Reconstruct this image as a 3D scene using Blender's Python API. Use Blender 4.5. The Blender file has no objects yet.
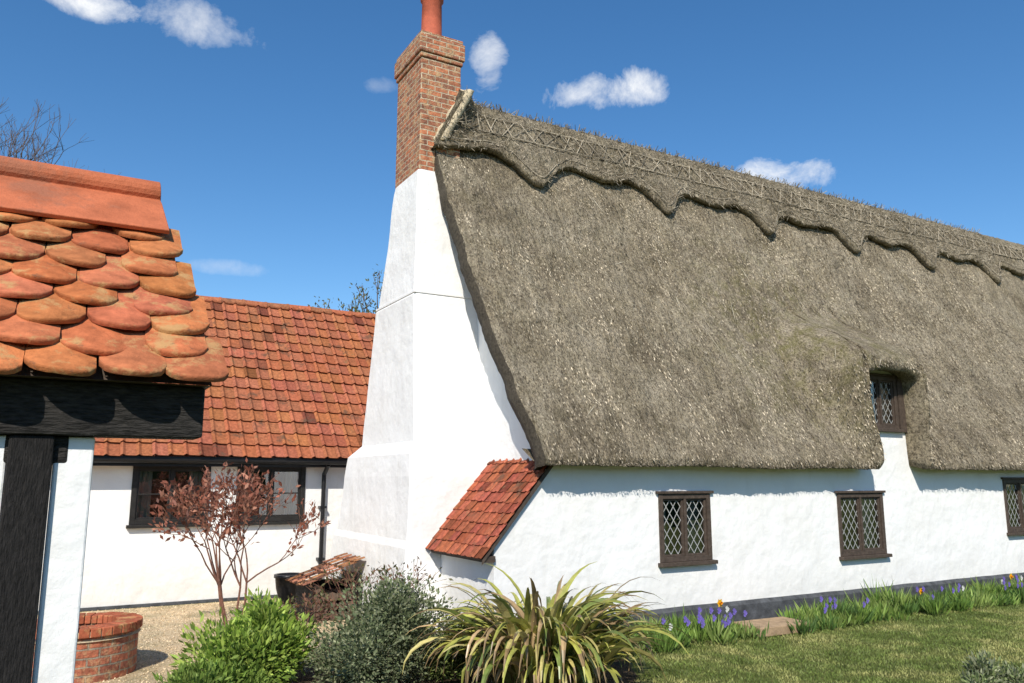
import bpy, math, random
import numpy as np
from mathutils import Vector, noise
random.seed(4); rng=np.random.default_rng(4)
scn=bpy.context.scene
def nz(x,y,z=0.0): return noise.noise(Vector((x,y,z)))
def sstep(a,b,x):
    t=min(1,max(0,(x-a)/(b-a))); return t*t*(3-2*t)
# ---------------------------------------------------------------- materials
def newmat(name):
    m=bpy.data.materials.new(name); m.use_nodes=True
    nt=m.node_tree; b=nt.nodes["Principled BSDF"]; return m,nt,b
def N(nt,t,**k):
    n=nt.nodes.new(t)
    for a,v in k.items(): setattr(n,a,v)
    return n
def L(nt,a,b): nt.links.new(a,b)
def coords(nt,scale=(1,1,1)):
    tc=N(nt,"ShaderNodeTexCoord"); mp=N(nt,"ShaderNodeMapping"); mp.inputs["Scale"].default_value=scale
    L(nt,tc.outputs["Object"],mp.inputs["Vector"]); return mp.outputs["Vector"]
def noisen(nt,vec,scale,detail=4,rough=.6):
    n=N(nt,"ShaderNodeTexNoise"); n.inputs["Scale"].default_value=scale; n.inputs["Detail"].default_value=detail; n.inputs["Roughness"].default_value=rough
    L(nt,vec,n.inputs["Vector"]); return n.outputs["Fac"]
def ramp(nt,fac,stops):
    r=N(nt,"ShaderNodeValToRGB"); e=r.color_ramp.elements
    while len(e)<len(stops): e.new(.5)
    for i,(p,c) in enumerate(stops): e[i].position=p; e[i].color=(c[0],c[1],c[2],1)
    L(nt,fac,r.inputs["Fac"]); return r.outputs["Color"]
def mixc(nt,a,b,fac,mode='MIX'):
    m=N(nt,"ShaderNodeMix",data_type='RGBA',blend_type=mode)
    for s,v in ((0,fac),(6,a),(7,b)):
        if hasattr(v,"is_linked") or hasattr(v,"links"): L(nt,v,m.inputs[s])
        else: m.inputs[s].default_value=v if s==0 else (v[0],v[1],v[2],1)
    return m.outputs[2]
def bump(nt,b,h,dist,strength=1.0,prev=None):
    n=N(nt,"ShaderNodeBump"); n.inputs["Strength"].default_value=strength; n.inputs["Distance"].default_value=dist
    L(nt,h,n.inputs["Height"])
    if prev: L(nt,prev,n.inputs["Normal"])
    L(nt,n.outputs["Normal"],b.inputs["Normal"]); return n.outputs["Normal"]
def m_simple(name,col,rough=.7,var=.25,ns=8,bd=.003,bs=40,scale=(1,1,1),spec=.3,metal=0,spots=None):
    m,nt,b=newmat(name); v=coords(nt,scale)
    f=noisen(nt,v,ns,6)
    c=ramp(nt,f,[(.3,[x*(1-var) for x in col]),(.7,[min(1,x*(1+var)) for x in col])])
    if spots:
        sf=ramp(nt,noisen(nt,v,spots[1],6,.7),[(spots[2],(0,0,0)),(spots[2]+.1,(.8,.8,.8))]); c=mixc(nt,c,spots[0],sf)
    L(nt,c,b.inputs["Base Color"]); b.inputs["Roughness"].default_value=rough
    b.inputs["Specular IOR Level"].default_value=spec; b.inputs["Metallic"].default_value=metal
    bump(nt,b,noisen(nt,v,bs,5),bd); return m
def m_attr(name,rough=.7,var=.3,ns=10,bd=.003,bs=50,transl=0,spec=.3,spots=None,spots2=None):
    m,nt,b=newmat(name); v=coords(nt)
    at=N(nt,"ShaderNodeAttribute",attribute_name="Col")
    f=noisen(nt,v,ns,5); g=ramp(nt,f,[(.3,(1-var,)*3),(.7,(1+var,)*3)])
    c=mixc(nt,at.outputs["Color"],g,1.0,'MULTIPLY')
    for sp in (spots,spots2):
        if sp:
            sf=ramp(nt,noisen(nt,v,sp[1],6,.7),[(sp[2],(0,0,0)),(sp[2]+.1,(.85,.85,.85))])
            c=mixc(nt,c,sp[0],sf)
    L(nt,c,b.inputs["Base Color"]); b.inputs["Roughness"].default_value=rough; b.inputs["Specular IOR Level"].default_value=spec
    if bd: bump(nt,b,noisen(nt,v,bs,5),bd)
    if transl:
        t=N(nt,"ShaderNodeBsdfTranslucent"); L(nt,c,t.inputs["Color"]); ms=N(nt,"ShaderNodeMixShader"); ms.inputs[0].default_value=transl
        o=nt.nodes["Material Output"]; L(nt,b.outputs[0],ms.inputs[1]); L(nt,t.outputs[0],ms.inputs[2]); L(nt,ms.outputs[0],o.inputs["Surface"])
    return m
def m_wall():
    m,nt,b=newmat("white_render"); v=coords(nt)
    f=noisen(nt,v,1.3,7,.65)
    c=ramp(nt,f,[(.25,(.80,.785,.75)),(.6,(.87,.862,.84))])
    v2=coords(nt,(3,3,.35)); st=ramp(nt,noisen(nt,v2,2.2,6,.6),[(.58,(0,0,0)),(.85,(.35,.35,.35))])
    c=mixc(nt,c,(.6,.57,.5),st)
    tc=N(nt,"ShaderNodeTexCoord"); sx=N(nt,"ShaderNodeSeparateXYZ"); L(nt,tc.outputs["Object"],sx.inputs[0])
    mr=N(nt,"ShaderNodeMapRange"); mr.inputs[1].default_value=.2; mr.inputs[2].default_value=.8; mr.inputs[3].default_value=.5; mr.inputs[4].default_value=0
    L(nt,sx.outputs["Z"],mr.inputs[0])
    mm=N(nt,"ShaderNodeMath",operation='MULTIPLY'); L(nt,mr.outputs[0],mm.inputs[0]); L(nt,noisen(nt,v,5,6,.7),mm.inputs[1])
    c=mixc(nt,c,(.45,.42,.35),mm.outputs[0])
    L(nt,c,b.inputs["Base Color"]); b.inputs["Roughness"].default_value=.85; b.inputs["Specular IOR Level"].default_value=.2
    p=bump(nt,b,noisen(nt,v,1.8,3),.06,.65); p=bump(nt,b,noisen(nt,v,7,4),.010,.7,p); bump(nt,b,noisen(nt,v,30,5),.0035,.8,p); return m
def m_thatch(name,dark=1.0):
    m,nt,b=newmat(name)
    v=coords(nt); vs=coords(nt,(12,2.2,2.2)); vf=coords(nt,(42,22,22))
    big=ramp(nt,noisen(nt,v,1.0,9,.72),[(.3,[x*dark for x in (.20,.162,.112)]),(.48,[x*dark for x in (.35,.293,.21)]),(.70,[x*dark for x in (.48,.415,.315)])])
    st=ramp(nt,noisen(nt,vs,1.2,7,.72),[(.32,(.55,.54,.52)),(.62,(1.16,1.16,1.15))])
    fi=ramp(nt,noisen(nt,vf,1.0,7,.85),[(.38,(.16,.14,.12)),(.5,(.95,.95,.95)),(.64,(1.7,1.66,1.58))])
    c=mixc(nt,big,st,1,'MULTIPLY'); c=mixc(nt,c,fi,1,'MULTIPLY')
    tc=N(nt,"ShaderNodeTexCoord"); d=N(nt,"ShaderNodeVectorMath",operation='DISTANCE'); d.inputs[1].default_value=(11.0,9.3,4.5)
    L(nt,tc.outputs["Object"],d.inputs[0])
    mr=N(nt,"ShaderNodeMapRange"); mr.inputs[1].default_value=.3; mr.inputs[2].default_value=2.8; mr.inputs[3].default_value=.7; mr.inputs[4].default_value=0.10
    L(nt,d.outputs["Value"],mr.inputs[0])
    mf=ramp(nt,noisen(nt,v,3.5,9,.75),[(.44,(0,0,0)),(.62,(1,1,1))])
    mu=N(nt,"ShaderNodeMath",operation='MULTIPLY'); L(nt,mr.outputs[0],mu.inputs[0]); L(nt,mf,mu.inputs[1])
    c=mixc(nt,c,(.20,.185,.06),mu.outputs[0])
    vd=coords(nt,(4,.8,.8)); df=ramp(nt,noisen(nt,vd,1.0,7,.72),[(.56,(0,0,0)),(.72,(.6,.6,.6))]); c=mixc(nt,c,(.13,.10,.07),df)
    L(nt,c,b.inputs["Base Color"]); b.inputs["Roughness"].default_value=.95; b.inputs["Specular IOR Level"].default_value=.1
    p=bump(nt,b,noisen(nt,vf,1.0,6,.8),.05,1); p=bump(nt,b,noisen(nt,vs,1.2,5,.7),.06,.8,p)
    bump(nt,b,noisen(nt,v,60,3),.012,.8,p); return m
def m_brick(name,c1,c2,mortar,radial=None,sc=1,ms=.010):
    m,nt,b=newmat(name)
    tc=N(nt,"ShaderNodeTexCoord"); sx=N(nt,"ShaderNodeSeparateXYZ"); L(nt,tc.outputs["Object"],sx.inputs[0])
    cb=N(nt,"ShaderNodeCombineXYZ")
    if radial:
        a=N(nt,"ShaderNodeMath",operation='SUBTRACT'); a.inputs[1].default_value=radial[0]; L(nt,sx.outputs[0],a.inputs[0])
        a2=N(nt,"ShaderNodeMath",operation='SUBTRACT'); a2.inputs[1].default_value=radial[1]; L(nt,sx.outputs[1],a2.inputs[0])
        at=N(nt,"ShaderNodeMath",operation='ARCTAN2'); L(nt,a2.outputs[0],at.inputs[0]); L(nt,a.outputs[0],at.inputs[1])
        mu=N(nt,"ShaderNodeMath",operation='MULTIPLY'); mu.inputs[1].default_value=radial[2]; L(nt,at.outputs[0],mu.inputs[0]); L(nt,mu.outputs[0],cb.inputs[0])
    else:
        a=N(nt,"ShaderNodeMath",operation='ADD'); L(nt,sx.outputs[0],a.inputs[0]); L(nt,sx.outputs[1],a.inputs[1]); L(nt,a.outputs[0],cb.inputs[0])
    L(nt,sx.outputs[2],cb.inputs[1])
    nn=N(nt,"ShaderNodeTexNoise"); nn.inputs["Scale"].default_value=9; L(nt,tc.outputs["Object"],nn.inputs["Vector"])
    mx=N(nt,"ShaderNodeVectorMath",operation='MULTIPLY_ADD'); mx.inputs[1].default_value=(.025,.025,0); L(nt,nn.outputs["Color"],mx.inputs[0]); L(nt,cb.outputs[0],mx.inputs[2])
    br=N(nt,"ShaderNodeTexBrick"); L(nt,mx.outputs[0],br.inputs["Vector"])
    br.inputs["Scale"].default_value=1; br.inputs["Brick Width"].default_value=.23*sc; br.inputs["Row Height"].default_value=.085*sc; br.inputs["Mortar Size"].default_value=ms
    br.inputs["Mortar Smooth"].default_value=.25; br.inputs["Bias"].default_value=-.1
    br.inputs["Color1"].default_value=(*c1,1); br.inputs["Color2"].default_value=(*c2,1); br.inputs["Mortar"].default_value=(*mortar,1)
    v=coords(nt)
    g=ramp(nt,noisen(nt,v,11,6,.7),[(.3,(.45,.45,.45)),(.6,(1.25,1.2,1.15))])
    c=mixc(nt,br.outputs["Color"],g,1,'MULTIPLY')
    sf=ramp(nt,noisen(nt,v,7,7,.75),[(.50,(0,0,0)),(.62,(.8,.8,.8))]); c=mixc(nt,c,(.54,.36,.19),sf)
    L(nt,c,b.inputs["Base Color"]); b.inputs["Roughness"].default_value=.9
    inv=N(nt,"ShaderNodeMath",operation='SUBTRACT'); inv.inputs[0].default_value=1; L(nt,br.outputs["Fac"],inv.inputs[1])
    p=bump(nt,b,inv.outputs[0],.02,1); bump(nt,b,noisen(nt,v,30,5),.018,.9,p); return m
def m_glass():
    m,nt,b=newmat("window_glass"); o=nt.nodes["Material Output"]
    tr=N(nt,"ShaderNodeBsdfTransparent"); tr.inputs[0].default_value=(.72,.76,.74,1)
    gl=N(nt,"ShaderNodeBsdfGlossy"); gl.inputs["Roughness"].default_value=.03
    v=coords(nt); bm=N(nt,"ShaderNodeBump"); bm.inputs["Distance"].default_value=.01; bm.inputs["Strength"].default_value=.35; L(nt,noisen(nt,v,4,2),bm.inputs["Height"]); L(nt,bm.outputs[0],gl.inputs["Normal"])
    fr=N(nt,"ShaderNodeFresnel"); fr.inputs[0].default_value=1.5
    ad=N(nt,"ShaderNodeMath",operation='ADD'); ad.inputs[1].default_value=.22; L(nt,fr.outputs[0],ad.inputs[0])
    ms=N(nt,"ShaderNodeMixShader"); L(nt,ad.outputs[0],ms.inputs[0]); L(nt,tr.outputs[0],ms.inputs[1]); L(nt,gl.outputs[0],ms.inputs[2]); L(nt,ms.outputs[0],o.inputs["Surface"])
    return m
def m_ground(name,stops,scale,bs,bd,mid=None):
    m,nt,b=newmat(name); v=coords(nt)
    c=ramp(nt,noisen(nt,v,scale,8,.7),stops)
    if mid:
        g=ramp(nt,noisen(nt,v,mid,5,.65),[(.3,(.62,.66,.62)),(.7,(1.3,1.22,1.25))]); c=mixc(nt,c,g,1,'MULTIPLY')
    L(nt,c,b.inputs["Base Color"]); b.inputs["Roughness"].default_value=.95; b.inputs["Specular IOR Level"].default_value=.1
    bump(nt,b,noisen(nt,v,bs,6,.7),bd); return m

WALL=m_wall(); THATCH=m_thatch("thatch_straw",1.0); THATCHR=m_thatch("thatch_ridge_straw",.9)
THDARK=m_simple("thatch_cut_edge",(.085,.07,.05),.95,.5,25,.02,60)  # dirty straw ends, with the shade of the verge also put into the colour
STRAW=m_attr("loose_straw",.9,.2,5,0,transl=.0)
TILE=m_attr("clay_tile",.85,.35,22,.004,60,spots=((.20,.16,.08),5,.62),spots2=((.12,.07,.045),3,.56),spec=.15)
TILEP=m_attr("club_tile",.88,.28,16,.006,45,spots=((.47,.28,.12),7,.52),spots2=((.14,.08,.05),13,.61),spec=.12)
BRICK=m_brick("chimney_brick",(.48,.17,.08),(.22,.095,.06),(.5,.42,.3))
POTM=m_simple("terracotta_pot",(.45,.11,.06),.8,.25,6)
RIDGET=m_simple("terracotta_ridge",(.47,.14,.065),.85,.28,5,.006,50,spots=((.33,.13,.075),3,.52),spec=.15)
BLACKW=m_simple("black_timber",(.032,.029,.026),.75,.8,20,.018,22,(1,6,6),.25)
BLACKV=m_simple("black_post_timber",(.018,.016,.015),.75,.6,20,.012,30,(6,6,1),.25)
FRAME=m_simple("window_frame_brown",(.075,.055,.042),.65,.35,20,.003,50)
FRAMEB=m_simple("window_frame_black",(.022,.02,.018),.5,.35,20,.002,50)
LEAD=m_simple("lead_came",(.42,.42,.40),.55,.2,20,.001,50)
GLASS=m_glass()
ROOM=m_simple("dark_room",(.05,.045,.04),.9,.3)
CURT=m_simple("curtain_fabric",(.5,.48,.42),.9,.1,6)
PLINTH=m_simple("tarred_plinth",(.07,.073,.078),.8,.45,9,.01,25)
MORTAR=m_simple("lime_mortar",(.52,.43,.29),.9,.35,12,.03,18)
PLAST=m_simple("black_plastic",(.015,.015,.016),.4,.2)
LEAF=m_attr("foliage",.55,.25,3,0,transl=.3)
BARK=m_simple("bark",(.13,.09,.065),.9,.35,20,.01,40)
BARKR=m_simple("red_bark",(.16,.075,.05),.85,.35,20,.005,40)
FLOWER=m_attr("petals",.6,.1,5,0,transl=.2)
WELLB=m_brick("planter_brick",(.40,.13,.07),(.27,.095,.06),(.28,.24,.19),radial=(.42,9.95,.55))
STONE=m_simple("stone_slab",(.36,.25,.15),.9,.3,9,.01,30)
# ---------------------------------------------------------------- mesh builder
def make_mesh(name,v,f,mats,cols=None,midx=None,parent=None,smooth=False):
    me=bpy.data.meshes.new(name); me.from_pydata(v,[],f); me.validate(verbose=False)
    for m in mats: me.materials.append(m)
    if midx is not None and len(me.polygons)==len(midx): me.polygons.foreach_set("material_index",midx)
    if cols is not None:
        ca=me.color_attributes.new("Col",'FLOAT_COLOR','CORNER')
        lt=np.zeros(len(me.polygons),dtype=np.int32); me.polygons.foreach_get("loop_total",lt)
        c=np.repeat(np.asarray(cols,dtype=np.float32).reshape(-1,3),lt,axis=0)
        c4=np.ones((len(c),4),dtype=np.float32); c4[:,:3]=c; ca.data.foreach_set("color",c4.ravel())
    if smooth: me.polygons.foreach_set("use_smooth",[True]*len(me.polygons))
    me.update(); o=bpy.data.objects.new(name,me); scn.collection.objects.link(o)
    if parent: o.parent=parent
    return o
def empty(name):
    o=bpy.data.objects.new(name,None); scn.collection.objects.link(o); return o
class MB:
    def __init__(s): s.v=[];s.f=[];s.c=[];s.m=[]
    def face(s,pts,c=(1,1,1),m=0):
        i=len(s.v); s.v+= [tuple(p) for p in pts]; s.f.append(tuple(range(i,i+len(pts)))); s.c.append(c); s.m.append(m)
    def box(s,x0,x1,y0,y1,z0,z1,c=(1,1,1),m=0):
        i=len(s.v); s.v+=[(x0,y0,z0),(x1,y0,z0),(x1,y1,z0),(x0,y1,z0),(x0,y0,z1),(x1,y0,z1),(x1,y1,z1),(x0,y1,z1)]
        for f in ((0,3,2,1),(4,5,6,7),(0,1,5,4),(1,2,6,5),(2,3,7,6),(3,0,4,7)): s.f.append(tuple(i+k for k in f)); s.c.append(c); s.m.append(m)
    def loft(s,rings,c=(1,1,1),m=0,cap=True):
        i=len(s.v); n=len(rings[0])
        for r in rings: s.v+=[tuple(p) for p in r]
        for a in range(len(rings)-1):
            for k in range(n):
                s.f.append((i+a*n+k,i+a*n+(k+1)%n,i+(a+1)*n+(k+1)%n,i+(a+1)*n+k)); s.c.append(c); s.m.append(m)
        if cap:
            s.f.append(tuple(i+k for k in range(n))[::-1]); s.c.append(c); s.m.append(m)
            j=i+(len(rings)-1)*n; s.f.append(tuple(j+k for k in range(n))); s.c.append(c); s.m.append(m)
    def tube(s,p0,p1,r0,r1,n=5,c=(1,1,1),m=0,cap=False):
        p0=Vector(p0);p1=Vector(p1); d=(p1-p0).normalized(); a=d.orthogonal().normalized(); b=d.cross(a)
        R=[[p+(a*math.cos(t*math.tau/n)+b*math.sin(t*math.tau/n))*r for t in range(n)] for p,r in ((p0,r0),(p1,r1))]
        s.loft(R,c,m,cap)
    def obj(s,name,mats,parent=None,smooth=False,cols=True,bevel=0):
        o=make_mesh(name,s.v,s.f,mats,s.c if cols else None,s.m,parent,smooth)
        if bevel:
            md=o.modifiers.new("bevel",'BEVEL'); md.width=bevel; md.segments=2; md.limit_method='ANGLE'
        return o
def grid_faces(nx,nyy,off=0):
    return [(off+i*nyy+j,off+(i+1)*nyy+j,off+(i+1)*nyy+j+1,off+i*nyy+j+1) for i in range(nx-1) for j in range(nyy-1)]
def leaves(name,P,D,Ln,W,C,mat,parent=None,fold=0.0):
    n=len(P); D=D/np.linalg.norm(D,axis=1,keepdims=True)
    R=rng.normal(size=(n,3)); S=np.cross(D,R); S/=np.linalg.norm(S,axis=1,keepdims=True)
    Ln=np.asarray(Ln).reshape(-1,1)*np.ones((n,1)); W=np.asarray(W).reshape(-1,1)*np.ones((n,1))
    V=np.stack([P,P+D*Ln*.45+S*W*.5,P+D*Ln,P+D*Ln*.45-S*W*.5],axis=1).reshape(-1,3)
    F=np.arange(4*n).reshape(-1,4)
    return make_mesh(name,V.tolist(),F.tolist(),[mat],C,None,parent)
def wall_y(mb,y,x0,x1,z0,z1,holes,depth=.12):
    xs=sorted({x0,x1}|{h[0] for h in holes}|{h[1] for h in holes}); zs=sorted({z0,z1}|{h[2] for h in holes}|{h[3] for h in holes})
    for a,b in zip(xs,xs[1:]):
        for c,d in zip(zs,zs[1:]):
            if any(h[0]<=a and b<=h[1] and h[2]<=c and d<=h[3] for h in holes): continue
            mb.face([(a,y,c),(b,y,c),(b,y,d),(a,y,d)])
    for h in holes:
        a,b,c,d=h; e=y+depth
        mb.face([(a,y,c),(a,e,c),(a,e,d),(a,y,d)]); mb.face([(b,y,c),(b,y,d),(b,e,d),(b,e,c)])
        mb.face([(a,y,c),(b,y,c),(b,e,c),(a,e,c)]); mb.face([(a,y,d),(a,e,d),(b,e,d),(b,y,d)])
def window(parent,x0,x1,z0,z1,y,lights=2,lattice=True,hbars=0,fm=FRAME,lintel=True,curtain=.3,cw=.055):
    w=empty("window"); w.parent=parent
    g=.012
    fr=MB(); t=cw; ya=y-.025; yb=y+.09
    fr.box(x0-g,x0+t,ya,yb,z0-g,z1+g); fr.box(x1-t,x1+g,ya,yb,z0-g,z1+g)
    fr.box(x0+t,x1-t,ya+.003,yb,z0-g,z0+t); fr.box(x0+t,x1-t,ya+.003,yb,z1-t,z1+g)
    cwid=(x1-x0-2*t)/lights; lo=[]
    for i in range(lights):
        a=x0+t+i*cwid; b=a+cwid
        if i: fr.box(a-.02,a+.02,ya+.006,yb,z0+t,z1-t)
        ca=a+(.02 if i else 0); cb=b-(.02 if i<lights-1 else 0); k=.028
        y2=y+.004; y3=y+.06
        fr.box(ca,ca+k,y2,y3,z0+t,z1-t); fr.box(cb-k,cb,y2,y3,z0+t,z1-t)
        fr.box(ca+k,cb-k,y2+.003,y3,z0+t,z0+t+k); fr.box(ca+k,cb-k,y2+.003,y3,z1-t-k,z1-t)
        for q in range(hbars):
            zz=z0+t+(q+1)*(z1-z0-2*t)/(hbars+1); fr.box(ca+k,cb-k,y2+.006,y3-.01,zz-.011,zz+.011)
        lo.append((ca+k,cb-k,z0+t+k,z1-t-k))
    fr.obj("frame",[fm],w,bevel=.004)
    s=MB(); s.box(x0-.05,x1+.05,y-.09,y+.0,z0-.065,z0-.014)
    if lintel: s.box(x0-.06,x1+.06,y-.05,y+.0,z1+.014,z1+.05)
    s.obj("sill",[fm],w,bevel=.005)
    gl=MB(); le=MB()
    for (a,b,c,d) in lo:
        gl.face([(a,y+.035,c),(b,y+.035,c),(b,y+.035,d),(a,y+.035,d)])
        if lattice:
            sp=.125; sl=1.45; hw=.0065
            for sg in (1,-1):
                k=-30
                while k<30:
                    xc=a+k*sp
                    zs=[c,d]
                    for xx in (a,b): zs.append(c+sg*(xx-xc)*sl)
                    lo_z=max(c,min(zs[2],zs[3])); hi_z=min(d,max(zs[2],zs[3]))
                    if hi_z-lo_z>.01:
                        xa=xc+sg*(lo_z-c)/sl; xb=xc+sg*(hi_z-c)/sl
                        yy=y+.028+(0.001 if sg>0 else 0)
                        le.face([(xa-hw,yy,lo_z),(xa+hw,yy,lo_z),(xb+hw,yy,hi_z),(xb-hw,yy,hi_z)])
                    k+=1
    gl.obj("glass",[GLASS],w)
    if lattice: le.obj("leaded_lattice",[LEAD],w)
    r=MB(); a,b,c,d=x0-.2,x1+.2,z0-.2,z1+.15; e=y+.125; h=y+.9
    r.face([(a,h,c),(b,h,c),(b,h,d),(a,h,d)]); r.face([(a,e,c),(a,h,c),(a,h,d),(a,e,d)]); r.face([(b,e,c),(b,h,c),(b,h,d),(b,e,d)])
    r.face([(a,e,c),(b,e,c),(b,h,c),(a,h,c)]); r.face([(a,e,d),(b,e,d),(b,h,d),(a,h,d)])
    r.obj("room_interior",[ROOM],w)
    if curtain:
        for sd in (0,1):
            cv=[];n=26; cwid2=(x1-x0)*curtain
            for i in range(n):
                xx=(x0+.0+cwid2*i/(n-1)) if sd==0 else (x1-cwid2*i/(n-1))
                yy=y+.2+.022*math.sin(i*1.25)+.008*math.sin(i*2.9)
                cv+=[(xx,yy,z0-.05),(xx,yy,z1+.05)]
            make_mesh("curtain",cv,grid_faces(n,2),[CURT],parent=w,smooth=True)
    return w
def tile_roof(mb,O,A,S,Nn,width,length,tw,gauge,basecol,roll=.03,edge=.02,xoff=0,vary=.3,dark=.15):
    O=Vector(O);A=Vector(A);S=Vector(S);Nn=Vector(Nn)
    nr=int(math.ceil(length/gauge)); nc=int(math.ceil(width/tw)); prof=7
    for r in range(nr):
        for c in range(nc):
            a0=c*tw; s0=length-(r+1)*gauge-.03; s1=length-r*gauge+random.uniform(-.008,.008)
            if s0<0: s0=0
            k=random.uniform(1-vary,1+vary); q=random.random()
            col=[basecol[0]*k,basecol[1]*k*random.uniform(.9,1.12),basecol[2]*k*random.uniform(.85,1.15)]
            if q<dark: col=[x*.55 for x in col]
            jig=random.uniform(-.006,.006)
            i=len(mb.v)
            for t in range(prof):
                u=t/(prof-1); aa=a0+u*tw*1.02
                h=roll*math.exp(-((u-.16)/.13)**2)+.006*math.sin(u*math.pi)+jig
                for (ss,hh) in ((s0,0.004),(s1,edge),(s1-.004,edge-.02)):
                    p=O+A*aa+S*ss+Nn*(h+hh+.02*nz(aa*.9,ss*.9,7)); mb.v.append(tuple(p))
            for t in range(prof-1):
                for w in (0,1):
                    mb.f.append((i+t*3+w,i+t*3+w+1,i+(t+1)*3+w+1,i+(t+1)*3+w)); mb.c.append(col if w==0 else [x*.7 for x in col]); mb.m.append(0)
# ================================================================ THATCHED COTTAGE
cot=empty("thatched_cottage")
YW=8.64; XG=5.45; XE=23.0; ZR=8.1; YR=11.3; ZE=2.17; YE=8.22
DX0,DX1,DZ=11.48,12.62,3.78
def roofY(z):
    t=(z-ZE)/(ZR-ZE); return YE+(YR-YE)*t+.18*math.sin(math.pi*min(1,max(0,t)))
def xverge(z):
    if z<7.15: return 5.20-.42*((max(z,ZE)-ZE)/4.98)**.8
    return 4.78+.48*min(1,(z-7.15)/.95)
def xshift(X,z):
    s=(xverge(z)-5.2)*(1-sstep(5.2,7.6,X))
    if 10.2<X<12.4:
        w=sstep(10.2,11.4,X)*(1-sstep(11.55,12.4,X)); s-=.30*w*sstep(2.2,3.5,z)*(1-sstep(3.9,5.0,z))
    return s
def zlow(X):
    xc=(DX0+DX1)/2; hw=(DX1-DX0)/2; d=abs(X-xc)
    e=ZE+.03*nz(X*.6,3)+.014*nz(X*4,1)
    if d>=hw+.06: return e
    q=d/(hw+.06)
    up=DZ-.22*(q**3)
    s=sstep(1.0,.86,q); return e+(up-e)*s
def ddist(X,z):
    dx=max(0,DX0-X,X-DX1); dz=max(0,z-DZ); return math.sqrt(dx*dx+(dz*.62)**2)
def thY(X,z):
    y=roofY(z)
    d=ddist(X,z); tgt=8.20+.14*sstep(0,.4,d)
    bul=max(0,y-tgt)
    w=1-sstep(.10,.80,d)
    y-=bul*w
    y-=.07*nz(X*.8,z*.8,2)+.04*nz(X*2.8,z*1.7,5)+.024*nz(X*8,z*5,8)+.015*nz(X*22,z*10,1)
    e=zlow(X); dzz=z-e
    if dzz<.16: y+=.10*(1-dzz/.16)**2
    return y
xs=list(np.arange(5.2,11.0,.035))+list(np.arange(11.0,13.1,.02))+list(np.arange(13.1,XE+.05,.045))
NR=170
V=[];
for X in xs:
    e=zlow(X); vx=X+xshift(X,e)
    for (yy,zz) in ((8.9,e+.22 if e<2.6 else e+.12),(8.62,e+.06 if e<2.6 else e+.05)):
        V.append((vx,yy,zz))
    for j in range(NR):
        t=j/(NR-1); t=t**1.08; z=e+(ZR-e)*t
        xo=xshift(X,z)
        if X<5.45: xo+=.03*nz(z*2.5,7)+.015*nz(z*9,3)
        V.append((X+xo,thY(X,z),z+.014*nz(X*7,z*7,4)))
F=grid_faces(len(xs),NR+2)
make_mesh("thatch_front_slope",V,F,[THATCH],parent=cot,smooth=True)
V=[];nz_=90
for j in range(nz_):
    z=ZE+(ZR-.05-ZE)*j/(nz_-1); xv=xverge(z)+.03*nz(z*2.5,7)+.015*nz(z*9,3)
    y=thY(5.2,z); V.append((xv,y,z)); V.append((xv-.03+.02*nz(z*6,2),y+.14,z-.02)); V.append((xv+.03,y+.30,z-.05)); V.append((5.6,y+.36,z-.05))
make_mesh("thatch_verge",V,grid_faces(nz_,4),[THDARK],parent=cot,smooth=True)
V=[]
bx=list(np.arange(5.2,XE+.1,.2))
for X in bx:
    for j in range(30):
        z=ZR-(ZR-ZE)*j/29; V.append((X,2*YR-roofY(z)+.02*nz(X,z),z))
make_mesh("thatch_back_slope",V,grid_faces(len(bx),30),[THATCH],parent=cot,smooth=True)
# ridge layer
def zedge(X):
    k=(X-6.7)/2.6; d=(k-round(k))*2.6
    ton=math.exp(-(abs(d)/.34)**1.7)
    e=7.30-.58*ton +.04*nz(X*3,9)
    e-=.16*(.5-.5*math.cos(d/1.3*math.pi))**3
    if X<6.0: e=min(e,7.26-.22*(6.0-X))
    return e
rx=list(np.arange(5.14,XE+.1,.03)); RR=28
def rxs(X,z): return X+(xverge(min(z,8.15))-5.2)*(1-sstep(5.14,7.6,X))-.02
def rY(X,z):
    y=roofY(z); f=1-sstep(5.14,5.75,X)
    return y-(max(0,(y-.15)-10.76))*f
V=[]
for X in rx:
    e=zedge(X)
    V.append((rxs(X,e),rY(X,e)+.08,e+.06))
    for j in range(RR):
        t=j/(RR-1); z=e+(ZR+.02-e)*t
        off=.16+.025*nz(X*5,z*4,3)+.025*nz(X*14,z*9,6)
        if j==0: off=.07
        V.append((rxs(X,z),rY(X,z)-off,z+.03*nz(X*9,z*9)))
    f=1-sstep(5.14,5.75,X)
    for q,(dy,dz) in enumerate(((-.09-.35*f,.10),(0.02-.2*f,.15+.05*nz(X*6,1)),(.12,.08))):
        V.append((rxs(X,ZR),YR+dy,ZR+dz+.03*nz(X*14,q*5)))
    for j in range(8):
        z=ZR-(.8)*j/7; V.append((rxs(X,z),2*YR-roofY(z)+.13,z))
nc=1+RR+3+8
make_mesh("thatch_ridge",V,grid_faces(len(rx),nc),[THATCHR],parent=cot,smooth=True)
i0=[V[k] for k in range(1,nc)]
e=MB(); e.face([(p[0]+.004,p[1],p[2]) for p in i0]+[(5.0,YR,7.0)]); e.obj("ridge_end",[THDARK],cot)
lg=MB()
def RP(X,z,o=.19): return (rxs(X,z)+.02,rY(X,z)-o-.012*nz(X*5,z*3),z)
def cs():
    k=random.uniform(.45,1.15); return (.40*k,.34*k,.25*k)
X=5.2
while X<XE-1:
    for zz in (7.95,7.62):
        lg.tube(RP(X,zz+.03*nz(X,zz)),RP(X+.5,zz+.03*nz(X+.5,zz)),.011,.011,4,cs())
    X+=.5
X=5.25
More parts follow.
